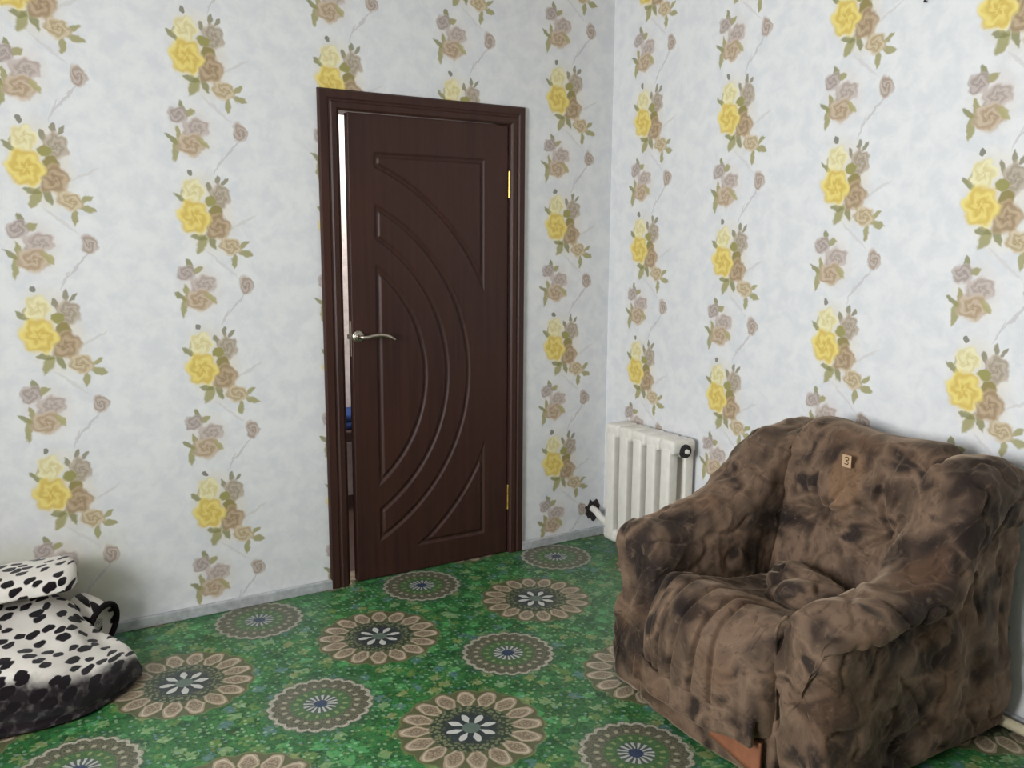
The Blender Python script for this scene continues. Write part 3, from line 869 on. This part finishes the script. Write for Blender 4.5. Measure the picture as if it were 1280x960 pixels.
# seat cushion
def seat():
    rings = []; ns = 170
    y0, y1 = YC+Y_IN+.012, YC-Y_IN-.008
    for i in range(ns):
        t = i/(ns-1); y = y0+(y1-y0)*t
        mid = math.sin(math.pi*t)
        fx = -0.945-0.045*mid
        zc = 0.445+0.012*mid
        p = [(-.33, .20), (-.345, .33), (-.42, .365), (-.56, .375-.02*mid), (-.70, .41), (-.80, zc-.004), (-.86, zc), (fx+.045, zc-.045), (fx+.008, zc-.12), (fx, .24), (fx+.012, .165), (fx+.05, .128), (-.75, .12), (-.5, .12)]
        ring = np.array(catmull(p, 14)); c = ring.mean(axis=0)
        e = min(t, 1-t)*abs(y1-y0); sc = 1.0
        if e < .055: a = 1-e/.055; sc = 1-0.16*(1-math.sqrt(max(0, 1-a*a)))
        ring = c+(ring-c)*sc
        rings.append([(x, y, z) for x, z in ring])
    V, Fc = loft(rings)
    seams = (-1.515, -1.565, -1.635, -1.715, -1.775)
    def fn(v, n):
        x, y, z = v
        d = 0.010*nz(x*6, y*6, z*6, 2.2) + 0.004*nz(x*16, y*16, z*16, 5)
        fr = sstep(-.66, -.78, x)*sstep(.12, .20, z)
        for k, s in enumerate(seams):
            u = (y - s - 0.018*math.sin((z-.2)*9+k))/.0075
            d += -fr*0.017*math.exp(-u*u)
        d += 0.004*max(0, 1-abs(nz(x*14, y*20, z*14, 9))*6)*sstep(-.9, -.6, x)
        return d
    V, Fc = displaced(V, Fc, fn)
    return from_data('seat_cushion', V, Fc, MAT_VELVET, chair)
seat()
# hanging band under the cushion's front, front rail, bare wood end of the rail
def slab(name, fn, mat, nu=60, nv=10, th=0.012):
    V = []; Fc = []
    for s in (0, 1):
        for j in range(nv):
            for i in range(nu):
                p = fn(i/(nu-1), j/(nv-1)); V.append((p[0]+s*th, p[1], p[2]))
    n = nu*nv
    for j in range(nv-1):
        for i in range(nu-1):
            a = j*nu+i; Fc.append((a, a+1, a+nu+1, a+nu)); Fc.append((n+a, n+a+nu, n+a+nu+1, n+a+1))
    for i in range(nu-1):
        Fc.append((i, n+i, n+i+1, i+1)); b = (nv-1)*nu+i; Fc.append((b, b+1, n+b+1, n+b))
    for j in range(nv-1):
        a = j*nu; Fc.append((a, a+nu, n+a+nu, n+a)); b = j*nu+nu-1; Fc.append((b, n+b, n+b+nu, b+nu))
    return from_data(name, V, Fc, mat, chair)
YA, YB = YC+Y_IN+.02, YC-Y_IN+.005
slab('valance_band', lambda u, v: (-.962-.025*math.sin(math.pi*u)+.004*math.sin(u*23)-.006*v, YA+(YB-YA)*u, .185-.075*v + .004*math.sin(u*17) + .025*u**3), MAT_VELVET)
slab('front_rail', lambda u, v: (-.918-.018*math.sin(math.pi*u)+.005*nz(u*9, v*2, 0, 3), YA+.015+(YB-YA)*.995*u, .135-.118*v), MAT_VELVET, 60, 12, 0.02)
slab('bare_rail', lambda u, v: (-.934+.004*u, YC-.02+(YB-YC+.02)*u, .13-.105*v*(0.6+.4*u)), MAT_SPLINT, 20, 6, 0.010)
bm = bmesh.new(); box(bm, -.90, -.10, YC-Y_IN-.02, YC+Y_IN+.02, .03, .20, .01)
from_bm('base_frame', bm, MAT_VELVET, chair)
for fx in (-.85, -.16):
    for fy in (YC-Y_IN-.12, YC+Y_IN+.12):
        bm = bmesh.new(); cyl(bm, (fx, fy, 0), (fx, fy, .04), .022, .026, 16); from_bm('foot', bm, MAT_BLACK, chair)
# bunched slipcover stuffed into the seat gap
def bunch():
    V = []; Fc = []; nu, nv = 64, 40
    for j in range(nv):
        for i in range(nu):
            t, u = 2*math.pi*i/nu, math.pi*(j+.5)/nv
            rx, ry, rz_ = .115, .175, .075
            x, y, z = math.sin(u)*math.cos(t), math.sin(u)*math.sin(t), math.cos(u)
            k = 1+.22*nz(x*2.2, y*2.2, z*2.2, 5)+.16*math.sin(7*x+9*y+4*nz(x*2, y*2, z*2, 1))*abs(z)
            V.append((-.50+rx*x*k+.05*y, -1.715+ry*y*k, .385+rz_*z*k))
    for j in range(nv-1):
        for i in range(nu): a = j*nu+i; b = j*nu+(i+1) % nu; Fc.append((a, b, b+nu, a+nu))
    Fc.append(tuple(range(nu))[::-1]); Fc.append(tuple((nv-1)*nu+i for i in range(nu)))
    return from_data('bunched_slipcover', V, Fc, MAT_VELVET, chair)
bunch()

# ------------------------------------------------------------------ leopard blankets by the wall
# lower, thick folded blanket: rounded pad tapering to a tip on the right
def pad_outline(x):
    """front and back y, and top height of the pad at x"""
    xs = [-3.35, -2.9, -2.70, -2.60, -2.52, -2.47, -2.44, -2.40, -2.36, -2.325, -2.302, -2.290]
    f = [-.61, -.62, -.625, -.63, -.62, -.605, -.59, -.565, -.535, -.50, -.46, -.43]
    bk_ = [-.12, -.12, -.12, -.12, -.125, -.16, -.20, -.25, -.29, -.335, -.375, -.40]
    hf = [.20, .20, .19, .17, .145, .13, .125, .12, .11, .095, .07, .03]
    hb = [.295, .295, .29, .285, .27, .235, .17, .125, .11, .095, .07, .03]
    return [float(np.interp(x, xs, a)) for a in (f, bk_, hf, hb)]
def pad():
    rings = []; U = []
    xs = list(np.linspace(-3.35, -2.45, 60)) + list(np.linspace(-2.44, -2.288, 26))
    for x in xs:
        f, b, hf, hb = pad_outline(x)
        dep = b-f
        e = min(hf*.5, .075)
        p = [(f+.03, .004), (f+.006, hf*.2), (f-.004, hf*.5), (f+.012, hf*.82), (f+min(.06, dep*.25), hf), (f+dep*.45, hf+(hb-hf)*.38), (f+dep*.72, hf+(hb-hf)*.78), (b-dep*.1, hb), (b-.004, hb*.8), (b, hb*.4), (b-.02, .004)]
        ring = catmull(p, 8, True)
        rings.append([(x, y, max(.003, z)) for y, z in ring])
        # u along x, v = distance along the ring measured from the front shoulder
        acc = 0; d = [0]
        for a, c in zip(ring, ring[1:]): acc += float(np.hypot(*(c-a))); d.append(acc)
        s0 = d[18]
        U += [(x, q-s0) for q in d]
    V, Fc = loft(rings)
    U += [(xs[0], .1), (xs[-1], .0)]
    def fn(v, n):
        x, y, z = v
        d = 0.010*nz(x*7, y*7, z*7, 3.1)+.004*nz(x*20, y*20, z*12, 1)
        if n[2] > .4: d += 0.006*math.sin(26*(y*.8+x*.35)+4*nz(x*4, y*4, 0))*sstep(-2.30, -2.45, x)
        return d if z > .02 else 0
    V2, F2 = displaced(V, Fc, fn)
    V2 = [(v[0], v[1], max(v[2], .002)) for v in V2]
    return V2, F2, U
bl = thing('leopard_blanket', 'thick black and white leopard print blanket lying folded on the green floor', 'blanket', (-2.7, -.4, 0))
V, Fc, U = pad()
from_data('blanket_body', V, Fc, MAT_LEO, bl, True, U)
# curled corner behind, with a black bound edge
def roll_end():
    c0 = Vector((-2.455, -0.085, 0.125)); c1 = Vector((-2.375, -0.165, 0.105))
    ax = (c1-c0).normalized()
    side = ax.cross(Vector((0, 0, 1))).normalized(); upv = side.cross(ax)
    rings = []; U = []; n = 48
    def prof(t, sx, sz): return side*(sx*math.cos(t)) + upv*(sz*math.sin(t)*(1.0 if math.sin(t) > 0 else 1.05))
    stations = [(0.0, .08, .090), (.5, .078, .085), (.85, .074, .080), (1.0, .072, .078)]
    for k, sx, sz in stations:
        rings.append([tuple(c0.lerp(c1, k) + prof(2*math.pi*i/n, sx, sz)) for i in range(n)])
    for k, q in ((.95, .90), (.85, .72), (.80, .4)):
        rings.append([tuple(c0.lerp(c1, k) + prof(2*math.pi*i/n, .072*q, .078*q)) for i in range(n)])
    for j in range(len(rings)):
        for i in range(n):
            p = rings[j][i]; U.append((p[0]*1.2+p[1]*.7, .55+p[2]))
    U += [(0, .5), (-2.4, .6)]
    V, Fc = loft(rings)
    V = [(v[0], v[1], max(v[2], .003)) for v in V]
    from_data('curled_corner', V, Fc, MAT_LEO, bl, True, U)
    bm = bmesh.new()
    tube(bm, [c1 + prof(2*math.pi*i/40*0.999, .073, .079) for i in range(41)], .011, 10)
    from_bm('binding', bm, MAT_BINDING, bl)
roll_end()
# upper folded blanket lying along the wall on top of it
def top_roll():
    rings = []; U = []
    xs = list(np.linspace(-3.35, -2.52, 50)) + list(np.linspace(-2.51, -2.448, 14))
    for x in xs:
        e = (x+2.448); k = 1.0
        if e > -.06: k = math.sqrt(max(.0, 1-((e+.06)/.06)**2))*.72+.28
        p = [(-.335, .318), (-.345, .338), (-.325, .362), (-.25, .385), (-.15, .382), (-.085, .362), (-.07, .338), (-.10, .314), (-.22, .308)]
        ring = np.array(catmull(p, 8)); c = np.array((-.21, .325)); ring = c+(ring-c)*np.array((k, .4+.6*k))
        rings.append([(x, y, z) for y, z in ring])
        acc = 0; d = [0]
        for a, c in zip(ring, ring[1:]): acc += float(np.hypot(*(c-a))); d.append(acc)
        U += [(x+.37, q+.21) for q in d]
    V, Fc = loft(rings); U += [(xs[0], .3), (xs[-1], .3)]
    V, Fc = displaced(V, Fc, lambda v, n: .008*nz(v[0]*8, v[1]*8, v[2]*8, 6)+.003*nz(v[0]*22, v[1]*22, v[2]*22, 2))
    return V, Fc, U
tr = thing('rolled_blanket', 'flat rolled leopard print blanket on top of the thicker folded one, against the wall', 'blanket', (-2.7, -.2, .31))
V, Fc, U = top_roll()
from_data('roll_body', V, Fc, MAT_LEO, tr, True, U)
